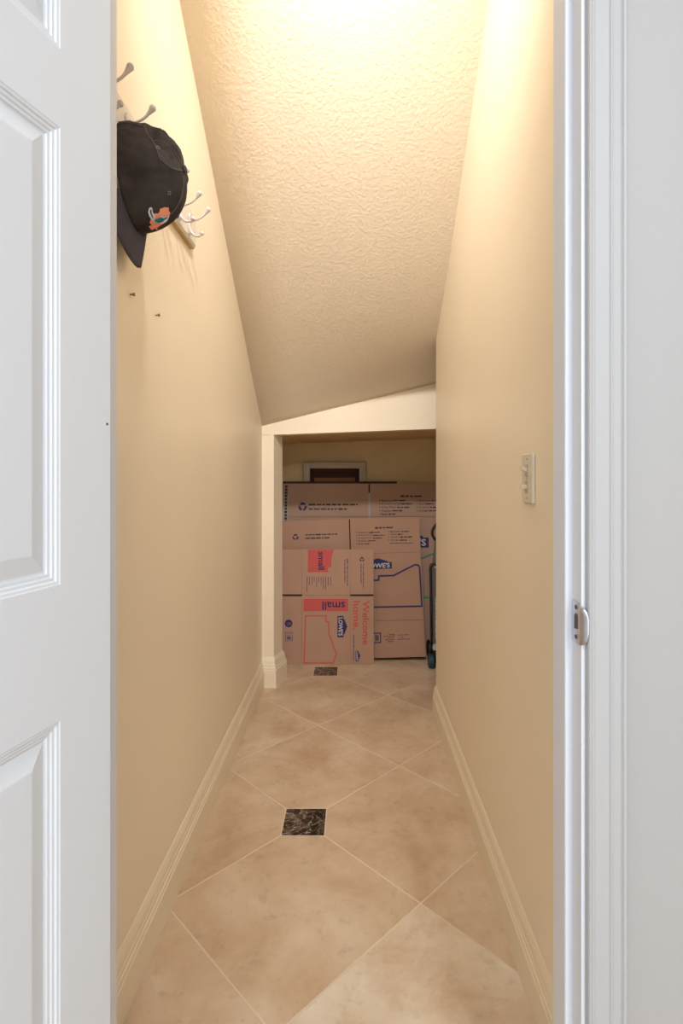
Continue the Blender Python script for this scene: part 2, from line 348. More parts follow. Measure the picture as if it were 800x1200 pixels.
# local: x along the width from the hinge (runs to -x in the world frame after rotation), y out of the seen face, z up
us = sorted({0, DW} | {v for c in cols for v in c}); zs = sorted({0.008, 2.03} | {v for r in rail_z for v in r})
for sgn, yy in ((1, 0.0), (-1, -DT)):
    for a, b in zip(us, us[1:]):
        for c, d in zip(zs, zs[1:]):
            if (a, b) in cols and (c, d) in rail_z:
                prev = None
                for ins, dep in RINGS:
                    r = [bm.verts.new((x, yy+sgn*dep, z)) for x, z in ((a+ins, c+ins), (b-ins, c+ins), (b-ins, d-ins), (a+ins, d-ins))]
                    if prev:
                        for k in range(4): bm.faces.new((prev[k], prev[(k+1) % 4], r[(k+1) % 4], r[k]))
                    prev = r
                bm.faces.new(prev)
            else: bm.faces.new([bm.verts.new((x, yy, z)) for x, z in ((a, c), (b, c), (b, d), (a, d))])
bmesh.ops.remove_doubles(bm, verts=bm.verts, dist=1e-5)
for p, q in (((0, 0.008), (0, 2.03)), ((DW, 0.008), (DW, 2.03))):
    bm.faces.new([bm.verts.new(v) for v in ((p[0], 0, p[1]), (q[0], 0, q[1]), (q[0], -DT, q[1]), (p[0], -DT, p[1]))])
for z in (0.008, 2.03): bm.faces.new([bm.verts.new(v) for v in ((0, 0, z), (DW, 0, z), (DW, -DT, z), (0, -DT, z))])
bmesh.ops.remove_doubles(bm, verts=bm.verts, dist=1e-5)
bpy.data.objects.remove(door)
door = struct('door_1', bm, M['door'])
# local +x must run towards (-sin th, -cos th); local +y (seen face) towards (+cos th, -sin th)
dx = Vector((-math.sin(th), -math.cos(th), 0)); dy = Vector((math.cos(th), -math.sin(th), 0))
door.matrix_world = Matrix(((dx.x, dy.x, 0, -0.3165), (dx.y, dy.y, 0, 0.702), (0, 0, 1, 0), (0, 0, 0, 1)))
for z in (0.25, 1.02, 1.80):
    bm = bmesh.new(); cyl(bm, (-0.003, -DT-0.004, z), (0, 0, 1), 0.006, 0.09, 14); box(bm, (-0.0015, -DT, z-0.045), (0, -0.004, z+0.045)); link('hinge', bm, M['steel'], door)
bm = bmesh.new(); cyl(bm, (DW-0.06, 0.012, 0.96), (0, 1, 0), 0.03, 0.008, 24); cyl(bm, (DW-0.06, 0.03, 0.96), (0, 1, 0), 0.011, 0.04, 16); ball(bm, (DW-0.06, 0.055, 0.96), 0.027, 16, (1, 0.8, 1)); kn = link('door_knob', bm, M['steel'], door, smooth=True)
bm = bmesh.new(); cyl(bm, (0.006, 0.0003, 1.252), (0, 1, 0), 0.0016, 0.001, 10); link('nail_hole', bm, M['hole'], door)

# ------------------------------------------------------------ light switch on the right wall
t = thing('light_switch', 'almond double toggle light switch plate on the right cream wall', 'light switch', (XR, 1.243, 1.178))
bm = bmesh.new(); box(bm, (-0.0075, -0.038, -0.057), (0, 0.038, 0.057)); link('wall_plate', bm, M['switch'], t, bevel=0.0025)
for z, up in ((0.019, 0.006), (-0.019, 0.0)):
    bm = bmesh.new(); box(bm, (-0.0090, -0.010, z-0.014), (-0.0070, 0.010, z+0.014)); h = link('toggle_housing', bm, M['switchd'], t, bevel=0.001)
    bm = bmesh.new(); prism(bm, [(-0.0085, -0.005, z-0.005), (-0.0085, 0.005, z-0.005), (-0.0085, 0.005, z+0.005), (-0.0085, -0.005, z+0.005)], (-0.014, 0, up)); link('toggle', bm, M['switch'], t, bevel=0.001)
for z in (0.045, 0, -0.045):
    bm = bmesh.new(); cyl(bm, (-0.0078, 0, z), (1, 0, 0), 0.003, 0.0014, 12); link('screw', bm, M['switchd'], t)

# two screws left in the left wall
for y, lab in ((1.235, 'small brass screw in left wall below the cap, nearer the door'), (1.395, 'small brass screw in left wall, the one farther from the door')):
    t = thing('wall_screw', lab, 'screw', (XL, y, 1.599), group='bare screws in the left wall')
    bm = bmesh.new(); cyl(bm, (0.003, 0, 0), (1, 0, 0), 0.0018, 0.010, 10); link('shank', bm, M['screw'], t)
    bm = bmesh.new(); cyl(bm, (0.009, 0, 0), (1, 0, 0), 0.0035, 0.003, 14, r2=0.0042); link('head', bm, M['screw'], t)

# ------------------------------------------------------------ coat rack
RX = XL + 0.018
t = thing('coat_rack', 'white wooden rail of enamel double coat hooks on the left wall', 'coat rack', (XL, 1.30, 1.945))
bm = bmesh.new(); prism(bm, [(x, -0.40, z) for x, z in ((0, -0.050), (0.013, -0.050), (0.018, -0.042), (0.018, 0.042), (0.013, 0.050), (0, 0.050))], (0, 0.79, 0)); link('rail', bm, M['rail'], t)
bm = bmesh.new(); box(bm, (0.0, -0.40, -0.0525), (0.0125, 0.39, -0.0502)); e = link('rail_edge', bm, M['wood'], t); e['label'] = 'bare wood underside of the rail'
for y in (1.053, 1.171, 1.29, 1.41, 1.527, 1.620):
    Y = y-1.30
    bm = bmesh.new()
    pl = [(0.0, 0.034), (0.006, 0.030), (0.0085, 0.02), (0.006, 0.008), (0.009, -0.004), (0.009, -0.018), (0.005, -0.030), (0, -0.034)]
    pl = pl + [(-a, b) for a, b in pl[::-1][1:-1]]
    prism(bm, [(0.018, Y+a, b-0.006) for a, b in pl], (0.005, 0, 0))
    hk = link('hook', bm, M['hook'], t, bevel=0.0015)
    bm = bmesh.new(); P = spline([(0.020, Y, 0.000), (0.032, Y, 0.004), (0.048, Y, 0.010), (0.060, Y, 0.018), (0.0705, Y, 0.030), (0.0765, Y, 0.038)], 6)
    n = len(P); tube(bm, P, [0.0040-0.0012*math.sin(math.pi*min(1, i/(n-1)*1.2)) + 0.0035*max(0, i/(n-1)-0.7)/0.3 for i in range(n)], 10); ball(bm, P[-1], 0.0068, 12)
    link('upper_arm', bm, M['hook'], hk, smooth=True)
    bm = bmesh.new(); P = spline([(0.020, Y, -0.012), (0.024, Y, -0.028), (0.034, Y, -0.040), (0.048, Y, -0.042), (0.057, Y, -0.034)], 6)
    n = len(P); tube(bm, P, [0.0034 for i in range(n)], 10); ball(bm, P[-1], 0.0062, 12)
    link('lower_arm', bm, M['hook'], hk, smooth=True)

# ------------------------------------------------------------ baseball cap hanging by its back strap
cap = thing('baseball_cap', 'washed black baseball cap with teal and orange emblem, hanging from a coat hook', 'cap', (-0.478, 1.165, 1.832))
A_ = Vector((0.10, 0.0, -1)).normalized(); C_ = Vector((1, -0.05, -0.06)); C_ = (C_-A_*C_.dot(A_)).normalized(); B_ = A_.cross(C_)
AF, AB, SB, HT = 0.122, 0.104, 0.080, 0.114
def dome(tt, ph, off=0.0):
    cp, spn = max(0.0, math.cos(ph))**0.72, math.sin(ph)**0.92 if ph > 0 else 0
    ca, sa = math.cos(tt), math.sin(tt)
    ra = AF if ca > 0 else AB
    a = ra*cp*ca*(1+off/0.1); b = SB*cp*sa*(1+off/0.08); c = HT*spn + off*spn
    return a, b, c
def dome_w(tt, ph, off=0.0):
    a, b, c = dome(tt, ph, off); return A_*a + B_*b + C_*c
FOLD = [(0.2, 2.5), (0.476, 2.33), (0.675, 1.885), (0.78, 1.50), (1.06, 1.28), (1.43, 1.15), (1.6, 1.1)]
def crown_disp(tt, ph):
    tt = tt % (2*math.pi)
    p = dome_w(tt, ph); d = 0
    fr = max(0, math.cos(tt))
    k = (1 - 0.9*min(1, fr*1.4))*math.sin(min(1.0, ph*3))
    d += k*0.006*noise.noise(p*28 + Vector((3, 1, 2))) + k*0.003*noise.noise(p*70)
    # the rear upper panel is pushed in beside a sharp curved fold
    if ph > 0.2:
        for (p0, t0), (p1, t1) in zip(FOLD, FOLD[1:]):
            if ph <= p1: break
        tc0 = t0+(t1-t0)*max(0, min(1, (ph-p0)/(p1-p0))); dt = tt-tc0; sc = min(1, max(0, ph-0.42)/0.28)*min(1, max(0, 1.56-ph)/0.35)
        if 0 < dt < 2.4:
            e = min(1, dt/0.28); e = e*e*(3-2*e); f = min(1, max(0, (1.6-dt)/1.0)); d -= 0.012*e*f*f*sc
        d += 0.0035*sc*math.exp(-((dt+0.06)/0.12)**2)
    if 0.7 < tt < 2.6: d -= 0.003*math.exp(-((tt-1.95+ph*1.2)/0.09)**2)*max(0, 1-ph/0.45)
    m6 = (tt-0.12) % (math.pi/3); m6 = min(m6, math.pi/3-m6)*math.cos(ph)
    d -= 0.0016*math.exp(-(m6/0.035)**2)
    return d
NT, NP = 144, 44
bm = bmesh.new(); rows = []
for j in range(NP):
    ph = (math.pi/2-0.02)*j/(NP-1)
    row = []
    for i in range(NT):
        tt = 2*math.pi*i/NT; ph2 = ph
        if j < 8:    # arched opening above the back strap
            dt = abs((tt-math.pi+math.pi) % (2*math.pi)-math.pi)
            if dt < 0.42: ph2 = max(ph, 0.30*math.sqrt(1-(dt/0.42)**2)) if ph < 0.30 else ph
        row.append(bm.verts.new(dome_w(tt, ph2, crown_disp(tt, ph2))))
    rows.append(row)
top = bm.verts.new(C_*HT)
for a, b in zip(rows, rows[1:]):
    for i in range(NT):
        q = [a[i], a[(i+1) % NT], b[(i+1) % NT], b[i]]
        if (a[i].co-b[i].co).length > 1e-6 or (a[(i+1) % NT].co-b[(i+1) % NT].co).length > 1e-6: bm.faces.new(q)
for i in range(NT): bm.faces.new((rows[-1][i], rows[-1][(i+1) % NT], top))
crown = link('crown', bm, M['cap'], cap, smooth=True); so = crown.modifiers.new('s', 'SOLIDIFY'); so.thickness = 0.0018; so.offset = -1
# raised stitched seams
for k in range(6):
    tt = k*math.pi/3+0.12; bm = bmesh.new(); ps = []
    for j in range(26):
        ph = 0.02+(math.pi/2-0.08)*j/25
        if (k == 3 and ph < 0.32) or (k == 0 and ph < 0.72): continue
        ts = tt
        if k == 1:      # this seam is bent back along the fold
            for (p0, t0), (p1, t1) in zip(FOLD, FOLD[1:]):
                if ph <= p1: break
            ts = t0+(t1-t0)*max(0, min(1, (ph-p0)/(p1-p0)))-0.02
        ps.append(dome_w(ts, ph, crown_disp(ts, ph)+0.0006))
    tube(bm, spline(ps, 3), 0.0013 if k == 1 else 0.0009, 6); link('seam', bm, M['capseam'], crown, smooth=True)
    te = tt+math.pi/6; ph = 0.78
    if k == 0: te, ph = 0.70, 0.88
    if k == 1: te, ph = 1.84, 0.84
    c = dome_w(te, ph, crown_disp(te, ph)); nrm = (dome_w(te, ph, 0.01)-dome_w(te, ph)).normalized()
    u = nrm.orthogonal().normalized(); v = nrm.cross(u); bm = bmesh.new()
    tube(bm, [c+nrm*(0.003 if k == 1 else 0.001)+(u*math.cos(x)+v*math.sin(x))*0.0032 for x in [2*math.pi*q/14 for q in range(15)]], 0.0009, 6); link('eyelet', bm, M['eyelet'], crown, smooth=True)
bm = bmesh.new(); q = C_.to_track_quat('Z', 'Y').to_matrix().to_4x4()
bmesh.ops.create_uvsphere(bm, u_segments=16, v_segments=8, radius=1, matrix=Matrix.Translation(C_*(HT+0.002)) @ q @ Matrix.Diagonal((0.0085, 0.0085, 0.005, 1))); link('button', bm, M['capd'], cap, smooth=True)
# brim
bm = bmesh.new(); rows = []
NB = 28; BL = 0.074
for j in range(9):
    s = j/8; row = []
    for i in range(NB+1):
        tt = -1.02+2.04*i/NB; f = math.cos(tt/1.02*math.pi/2)
        p = dome_w(tt, 0.0); ext = BL*(f**0.62)*s
        bcoord = math.sin(tt)
        row.append(bm.verts.new(p + A_*ext - C_*(0.030*(bcoord**2) + 0.010*s)*s + B_*0.012*s*bcoord))
    rows.append(row)
for a, b in zip(rows, rows[1:]):
    for i in range(NB): bm.faces.new((a[i], a[i+1], b[i+1], b[i]))
brim = link('brim', bm, M['capd'], cap, smooth=True); so = brim.modifiers.new('s', 'SOLIDIFY'); so.thickness = 0.0035; so.offset = 0
# back strap and buckle
bm = bmesh.new(); ps = [dome_w(math.pi+x, 0.0, 0.0)+C_*0.006 for x in [-0.46+0.92*q/10 for q in range(11)]]
for p0, p1 in zip(ps, ps[1:]):
    prism(bm, [p0-C_*0.009, p0+C_*0.009, p1+C_*0.009, p1-C_*0.009], -A_*0.002)
st = link('strap', bm, M['capseam'], cap)
bm = bmesh.new(); box(bm, (-0.004, -0.009, -0.0015), (0.004, 0.009, 0.0015)); bk = link('buckle', bm, M['steel'], st, bevel=0.0008); bk.location = dome_w(math.pi-0.12, 0)+C_*0.012-A_*0.004
# embroidered emblem: shapes drawn in the crown's own angles and laid on its surface
EMB = {'sun': [(0.3843, 0.3739), (0.3857, 0.4127), (0.3503, 0.4345), (0.4507, 0.4588), (0.408, 0.4939), (0.4238, 0.5465), (0.487, 0.576), (0.4149, 0.5888), (0.3944, 0.6456), (0.468, 0.6706), (0.3888, 0.6878), (0.3972, 0.7568), (0.3146, 0.7324), (0.2096, 0.7399), (0.1269, 0.6887), (0.0241, 0.5836), (0.0427, 0.4863), (0.0272, 0.4148), (0.0056, 0.3651), (-0.1381, 0.3125), (0.0132, 0.3158), (-0.0287, 0.2414), (0.0761, 0.2984), (0.1589, 0.2298), (0.1837, 0.2973), (0.2689, 0.288), (0.2631, 0.3286), (0.3449, 0.3341)], 'white': [(0.354, 0.3747), (0.2846, 0.4468), (0.3104, 0.5387), (0.2323, 0.6007), (0.1925, 0.697), (0.1097, 0.6827), (0.058, 0.5949), (0.0628, 0.4928), (0.1466, 0.4242), (0.258, 0.3704)], 'teal': [(0.317, 0.3844), (0.2492, 0.47), (0.2952, 0.536), (0.236, 0.557), (0.1703, 0.672), (0.1405, 0.6228), (0.1538, 0.5546), (0.1111, 0.5238), (0.1242, 0.4762), (0.1953, 0.4172), (0.2694, 0.3852)], 'tail': [(0.5315, 0.3423), (0.5991, 0.3848), (0.6093, 0.42), (0.5715, 0.4404), (0.4982, 0.4222), (0.3723, 0.4362), (0.3277, 0.3935), (0.2865, 0.3525), (0.3556, 0.3429), (0.4447, 0.3351)], 'slate': [(0.5268, 0.3702), (0.5755, 0.4007), (0.5626, 0.418), (0.4963, 0.3977), (0.3871, 0.3966), (0.3503, 0.3757), (0.4293, 0.3693)]}
def emb_part(name, key, m, lift, parent):
    bm = bmesh.new(); P = EMB[key]; bm.faces.new([bm.verts.new((x, y, 0)) for x, y in P])
    bmesh.ops.triangulate(bm, faces=bm.faces); 
    for _ in range(2): bmesh.ops.subdivide_edges(bm, edges=bm.edges[:], cuts=1, use_grid_fill=True)
    for v in bm.verts: v.co = dome_w(v.co.x, v.co.y, crown_disp(v.co.x, v.co.y)+lift)
    return link(name, bm, m, parent)
em = emb_part('emblem', 'sun', M['eor'], 0.0014, cap); em['label'] = 'orange sunburst and teal dolphin emblem'
emb_part('dolphin_border', 'white', M['ewh'], 0.0021, em); emb_part('dolphin_body', 'teal', M['eteal'], 0.0028, em)
emb_part('tail_border', 'tail', M['ewh'], 0.0021, em); emb_part('tail_fluke', 'slate', M['edk'], 0.0028, em)


# ------------------------------------------------------------ print helpers for the cartons
def font_mesh(txt, size, bold=0.0, sx=1.0):
    cu = bpy.data.curves.new('t', 'FONT'); cu.body = txt; cu.size = size; cu.offset = bold*size; cu.resolution_u = 2
    o = bpy.data.objects.new('t', cu); C.objects.link(o); bpy.context.view_layer.update()
    me = bpy.data.meshes.new_from_object(o.evaluated_get(bpy.context.evaluated_depsgraph_get()))
    bpy.data.objects.remove(o); bpy.data.curves.remove(cu)
    xs_ = [v.co.x for v in me.vertices]; ys_ = [v.co.y for v in me.vertices]
    return me, (min(xs_), max(xs_), min(ys_), max(ys_))
def text(bm, txt, rect, rot=0, bold=0.02, y=-0.001):
    """lettering filling rect (x0, z0, x1, z1) on the panel face; rot 0, 90 (reads downwards) or 180"""
    me, (a, b, c, d) = font_mesh(txt, 1.0, bold); x0, z0, x1, z1 = rect
    vs_ = []
    for v in me.vertices:
        u, t_ = (v.co.x-a)/(b-a), (v.co.y-c)/(d-c)
        if rot == 0: X, Z = u, t_
        elif rot == 90: X, Z = t_, 1-u
        else: X, Z = 1-u, 1-t_
        vs_.append(bm.verts.new((x0+(x1-x0)*X, y, z0+(z1-z0)*Z)))
    for p in me.polygons:
        try: bm.faces.new([vs_[i] for i in p.vertices])
        except ValueError: pass
    bpy.data.meshes.remove(me)
def rect(bm, x0, z0, x1, z1, y=-0.0008): bm.faces.new([bm.verts.new((x, y, z)) for x, z in ((x0, z0), (x1, z0), (x1, z1), (x0, z1))])
def poly(bm, pts, y=-0.0008): bm.faces.new([bm.verts.new((x, y, z)) for x, z in pts])
def line(bm, pts, w_, y=-0.0008, closed=False):
    P = [Vector((x, z)) for x, z in pts]; n = len(P); L_, R_ = [], []
    for i in range(n):
        a = P[i-1] if (i or closed) else None; b = P[(i+1) % n] if (i < n-1 or closed) else None
        d1 = (P[i]-a).normalized() if a is not None else (b-P[i]).normalized(); d2 = (b-P[i]).normalized() if b is not None else d1
        n1, n2 = Vector((-d1.y, d1.x)), Vector((-d2.y, d2.x)); m_ = (n1+n2).normalized(); k = w_/2/max(0.35, m_.dot(n1))
        L_.append(bm.verts.new((P[i].x+m_.x*k, y, P[i].y+m_.y*k))); R_.append(bm.verts.new((P[i].x-m_.x*k, y, P[i].y-m_.y*k)))
    for i in range(n if closed else n-1):
        j = (i+1) % n; bm.faces.new((L_[i], L_[j], R_[j], R_[i]))
def words(bm, x0, x1, z, h, vertical=False, y=-0.0008, seed=0):
    """a line of print too small to read: word-long dashes"""
    rg = random.Random(seed); p = x0
    while p < x1:
        q = min(x1, p+h*rg.uniform(1.2, 4.2)); k = h*rg.uniform(0.35, 0.5)
        if vertical: rect(bm, z-k, -q, z+k, -p, y)
        else: rect(bm, p, z-k, q, z+k, y)
        p = q+h*0.55
def recycle(bm, cx, cz, r, y=-0.0008):
    for k in range(3):
        a0 = math.radians(90+120*k)
        P = [(cx+r*math.cos(a0+x)*0.8, cz+r*math.sin(a0+x)*0.8) for x in (-0.85, -0.25, 0.25)]
        line(bm, P, r*0.5, y)
        e = a0+0.25; T = [(cx+r*math.cos(e)*0.35, cz+r*math.sin(e)*0.35), (cx+r*math.cos(e)*1.25, cz+r*math.sin(e)*1.25), (cx+r*0.85*math.cos(e+0.7), cz+r*0.85*math.sin(e+0.7))]
        poly(bm, T, y)
def logo(parent, rc, rot):
    """navy gabled house plate with LOWE'S in pale letters"""
    x0, z0, x1, z1 = rc
    G_ = [(0, 0), (1, 0), (1, 0.62), (0.86, 0.62), (0.86, 0.70), (0.5, 1), (0.14, 0.70), (0.14, 0.62), (0, 0.62)]
    def f(u, v):
        if rot == 90: u, v = v, 1-u
        return x0+(x1-x0)*u, z0+(z1-z0)*v
    bm = bmesh.new(); poly(bm, [f(*p) for p in G_], -0.0008); lg = link('emblem', bm, M['navy'], parent)
    bm = bmesh.new(); a = f(0.07, 0.10); b = f(0.93, 0.55)
    text(bm, "LOWE'S", (min(a[0], b[0]), min(a[1], b[1]), max(a[0], b[0]), max(a[1], b[1])), rot, 0.03, -0.0016); return lg, bm
def print_part(name, m, parent, fn):
    bm = bmesh.new(); fn(bm); o = link(name, bm, m, parent)
    if name in ('fine_print', 'edge_print', 'recycling_mark', 'badge_print'): o['kind'] = 'stuff'
    return o
def carton(name, label, loc, lean, roll, W, rowsz, colsx, T, m, yaw=0):
    """flattened carton: one panel for each cell of rows (z edges) x columns (x edges); cut slots between flaps, creases between panels"""
    t_ = thing(name, label, 'cardboard box', loc, (-lean, roll, yaw), 'flattened moving boxes in the alcove')
    bm = bmesh.new(); box(bm, (0.002, 0.0014, 0.002), (W-0.002, T, rowsz[-1]-0.002)); link('back_layer', bm, M['kraft_edge'] if False else m, t_)
    return t_
def panels(t_, xs_, zs_, T, m, flapcols, slot, crease=0.0016, flaprows=()):
    for i, (a, b) in enumerate(zip(xs_, xs_[1:])):
        for j, (c, d) in enumerate(zip(zs_, zs_[1:])):
            fl = i in flapcols or j in flaprows
            gx = slot if j in flaprows else crease; gz = slot if i in flapcols else crease
            A = a+(gx/2 if i else 0); B = b-(gx/2 if i < len(xs_)-2 else 0); Cc = c+(gz/2 if j else 0); D = d-(gz/2 if j < len(zs_)-2 else 0)
            bm = bmesh.new(); box(bm, (A, 0, Cc), (B, T*0.5, D)); link('flap' if fl else 'panel', bm, m, t_, bevel=0.0008)
def backing(t_, W, H, T, m):
    bm = bmesh.new(); box(bm, (0.001, T*0.52, 0.001), (W-0.001, T, H-0.001)); link('rear_layer', bm, m, t_)

# -------- small carton (front), standing on its side
KA = 187.0
def ax(px): return (px-323.6)/KA
def az(py): return (778.5-py)/KA
def ap(*P): return [(ax(a), az(b)) for a, b in P]
WA, HA = 0.61, 0.713
ta = thing('flattened_box', 'small flattened moving box with red bars in front of the stack, reading Welcome home', 'cardboard box', (-0.482, 3.372, 0.0005), (-math.atan(0.05/0.71), 0, 0), 'flattened moving boxes in the alcove')
panels(ta, [0, ax(353), ax(410), WA], [0, az(699), HA], 0.010, M['card_a'], (0, 2), 0.012)
backing(ta, WA, HA, 0.010, M['card_a'])
bm = bmesh.new(); box(bm, (0.003, 0.0028, az(699)-0.006), (ax(353), 0.0048, az(699)+0.006)); link('slot', bm, M['kraft_edge'], ta); bm = bmesh.new(); box(bm, (ax(410), 0.0028, az(699)-0.006), (WA-0.003, 0.0048, az(699)+0.006)); s_ = link('slot', bm, M['kraft_edge'], ta)
print_part('red_print', M['red'], ta, lambda b: poly(b, ap((359.8, 645.5), (390.6, 645.5), (388, 653), (387.4, 666), (383.8, 666), (383.8, 672), (359.8, 672))))
print_part('red_print', M['red'], ta, lambda b: rect(b, ax(355), az(717.5), ax(407.5), az(703)))
print_part('outline_print', M['redt'], ta, lambda b: line(b, ap((357.6, 722.8), (381.5, 722.8), (381.5, 730), (384.8, 730), (384.8, 743), (394, 767), (390, 777), (355.9, 777)), 0.0075, closed=True))
print_part('lettering', M['navy'], ta, lambda b: text(b, 'small', (ax(372), az(669), ax(379.5), az(648)), 90, 0.015, -0.0016))
print_part('lettering', M['navy'], ta, lambda b: text(b, 'small', (ax(377), az(716), ax(403.8), az(706.3)), 180, 0.015, -0.0016))
print_part('lettering', M['redt'], ta, lambda b: text(b, 'Welcome', (ax(424.3), az(756.3), ax(432.2), az(705.3)), 90, 0.02))
print_part('lettering', M['redt'], ta, lambda b: text(b, 'home.', (ax(413.2), az(738.6), ax(421.6), az(705.3)), 90, 0.02))
lg, bm = logo(ta, (ax(395), az(747.5), ax(406.5), az(723)), 90); link('lettering', bm, M['palepr'], lg)
lg, bm = logo(ta, (ax(416.2), az(775.2), ax(421.6), az(763)), 90); link('lettering', bm, M['palepr'], lg)
def fa(b):
    for px, l in zip((359.0, 361.6, 364.9, 367.4, 370.3, 372.9, 375.5, 378.1, 380.8, 383.8, 387), (18, 10, 9.5, 6, 12, 7, 9.5, 14, 15, 11, 10.5)):
        rect(b, ax(px)-0.0022, az(677+l), ax(px)+0.0022, az(677))
    for px, y0, y1, s in ((403.6, 657, 684, 1), (406.6, 656, 688, 2), (422.7, 662, 685, 3), (425.6, 662, 691, 4), (414.0, 745, 775, 5)):
        words(b, -az(y0), -az(y1), ax(px), 0.007, True, seed=s)
print_part('fine_print', M['fine'], ta, fa)
print_part('recycling_mark', M['navy'], ta, lambda b: recycle(b, ax(423.8), az(657), 0.0145))
def seal(b):
    poly(b, [(ax(337.6)+0.024*math.cos(x), az(731.6)+0.024*math.sin(x)) for x in [2*math.pi*k/24 for k in range(24)]])
sl = print_part('seal', M['navy'], ta, seal)
print_part('seal_mark', M['fine'], sl, lambda b: (poly(b, [(ax(338.5)+0.013*math.cos(x), az(732)+0.010*math.sin(x)) for x in [2*math.pi*k/12 for k in range(12)]], -0.0014), line(b, ap((334.8, 730), (337, 735)), 0.004, -0.0014)))
print_part('badge_print', M['fine'], ta, lambda b: (line(b, ap((334, 741.8), (342, 741.8), (342, 751.5), (334, 751.5)), 0.0035, closed=True), rect(b, ax(335.6), az(750), ax(340.4), az(746.6)), line(b, ap((335.6, 743.6), (340.6, 743.6)), 0.003), line(b, ap((335.6, 745.2), (339.6, 745.2)), 0.003)))

# -------- medium carton, behind it and turned a little
RB = math.radians(1.7); KB = 184.0
def bp_(px, py):
    d, u = (px-329.5), (775-py); f = 1+0.034*u/163
    d = (px-414)*f-(329.5-414); d, u = d/KB, u*(1+0.012*u/163)/KB
    return d*math.cos(RB)+u*math.sin(RB), -d*math.sin(RB)+u*math.cos(RB)
def bps(*P): return [bp_(a, b) for a, b in P]
WB, HB = 0.918, 0.888
tb = thing('flattened_box', 'medium flattened moving box with navy outline, leaning behind the small box with red bars', 'cardboard box', (-0.4585, 3.43, 0.001), (-math.atan(0.12/0.885), -RB, 0), 'flattened moving boxes in the alcove')
sx = bp_(409.5, 625)[0]
panels(tb, [0, sx, WB], [0, 0.229, HB-0.229, HB], 0.010, M['card_b'], (), 0.0, crease=0.0016, flaprows=(2,))
backing(tb, WB, HB, 0.010, M['card_b'])
bm = bmesh.new(); box(bm, (sx-0.004, -0.0008, HB-0.225), (sx+0.004, 0.003, HB-0.002)); link('slot', bm, M['kraft_edge'], tb)
print_part('outline_print', M['navy'], tb, lambda b: (line(b, bps((433, 683), (443.5, 682.6), (443.5, 677.9), (461, 677.2), (484, 665.5), (487, 664.6), (490, 665.7), (491.2, 668), (493.8, 712.6), (400, 714.6)), 0.0105)))
lg, bm = logo(tb, (bp_(427, 670)[0], bp_(443, 669.6)[1], bp_(458.8, 669)[0], bp_(443, 657.2)[1]), 0); link('lettering', bm, M['palepr'], lg)
HEADS = ['Bedroom', 'Dining Room', 'Living Room', 'Kitchen', 'Bath']; HEADR = ['Basement', 'Attic', 'Laundry', 'Garage']
def room_list(par, f, ch, xl, xr, x_h, y_h, ly, ry, lx1, rx1, wl, wr, seed, first=True):
    for (w_, y_, x1) in zip(HEADS, ly, wl): p = f(xl, y_); print_part('lettering', M['finedark'], par, lambda b: text(b, w_, (p[0], p[1]-ch/2, f(x1, y_)[0], p[1]+ch/2), 0, 0.01))
    for (w_, y_, x1) in zip(HEADR, ry, wr): p = f(xr, y_); print_part('lettering', M['finedark'], par, lambda b: text(b, w_, (p[0], p[1]-ch/2, f(x1, y_)[0], p[1]+ch/2), 0, 0.01))
def room_fine(b, f, ch, xl, xr, hd, ly, ry, wl, wr, lx1, rx1):
    words(b, f(hd[0], hd[2])[0], f(hd[1], hd[2])[0], f(hd[0], hd[2])[1], ch*1.1, seed=8)
    for (y_, a, c) in zip(ly, wl, lx1): p = f(a+1.2, y_); words(b, p[0], f(c, y_)[0], p[1], ch*0.8, seed=int(y_)); q = f(xl-2, y_); rect(b, q[0]-ch*0.25, q[1]-ch*0.25, q[0]+ch*0.25, q[1]+ch*0.25)
    for (y_, a, c) in zip(ry, wr, rx1): p = f(a+1.2, y_); words(b, p[0], f(c, y_)[0], p[1], ch*0.8, seed=int(y_)+3); q = f(xr-2, y_); rect(b, q[0]-ch*0.25, q[1]-ch*0.25, q[0]+ch*0.25, q[1]+ch*0.25)
lyB, ryB = [627.2, 630.6, 633.8, 637.0, 640.4], [626.0, 629.3, 632.6, 636.2]
wlB, wrB = [431, 436, 436, 429.5, 426], [469, 464.5, 467.5, 467]
room_list(tb, bp_, 0.0105, 419.5, 457, 0, 0, lyB, ryB, 0, 0, wlB, wrB, 1)
print_part('fine_print', M['finedark'], tb, lambda b: (room_fine(b, bp_, 0.010, 419.5, 457, (439, 460, 621.8), lyB, ryB, wlB, wrB, [444.5, 450, 447.5, 440, 433], [479, 471, 482, 476]), line(b, bps((456, 639.6), (484, 639.4)), 0.003)))
print_part('recycling_mark', M['navy'], tb, lambda b: recycle(b, *bp_(346, 632.5), 0.019))
print_part('fine_print', M['finedark'], tb, lambda b: (words(b, bp_(351, 0)[0]-0.026, bp_(395, 630)[0], bp_(351, 630.2)[1], 0.009, seed=4), words(b, bp_(351, 0)[0]-0.026, bp_(386, 634)[0], bp_(351, 634.2)[1], 0.009, seed=5)))
def fb(b):
    for k, (y_, a, c) in enumerate(((745, 455, 462), (747, 449, 462), (749, 454, 461.5), (751, 451, 462), (753, 454, 461), (745.5, 466, 478), (748, 469, 472), (750.4, 466, 480))): p = bp_(a, y_); words(b, p[0], bp_(c, y_)[0], p[1], 0.006, seed=20+k)
print_part('fine_print', M['fine'], tb, fb)
bd = print_part('badge_print', M['navy'], tb, lambda b: line(b, bps((437, 743.6), (445.6, 743.4), (445.6, 754), (437, 754.2)), 0.006, closed=True))
print_part('badge_fill', M['fine'], bd, lambda b: rect(b, bp_(439.2, 752)[0], bp_(439, 752)[1], bp_(443.5, 752)[0], bp_(443, 745.5)[1]))

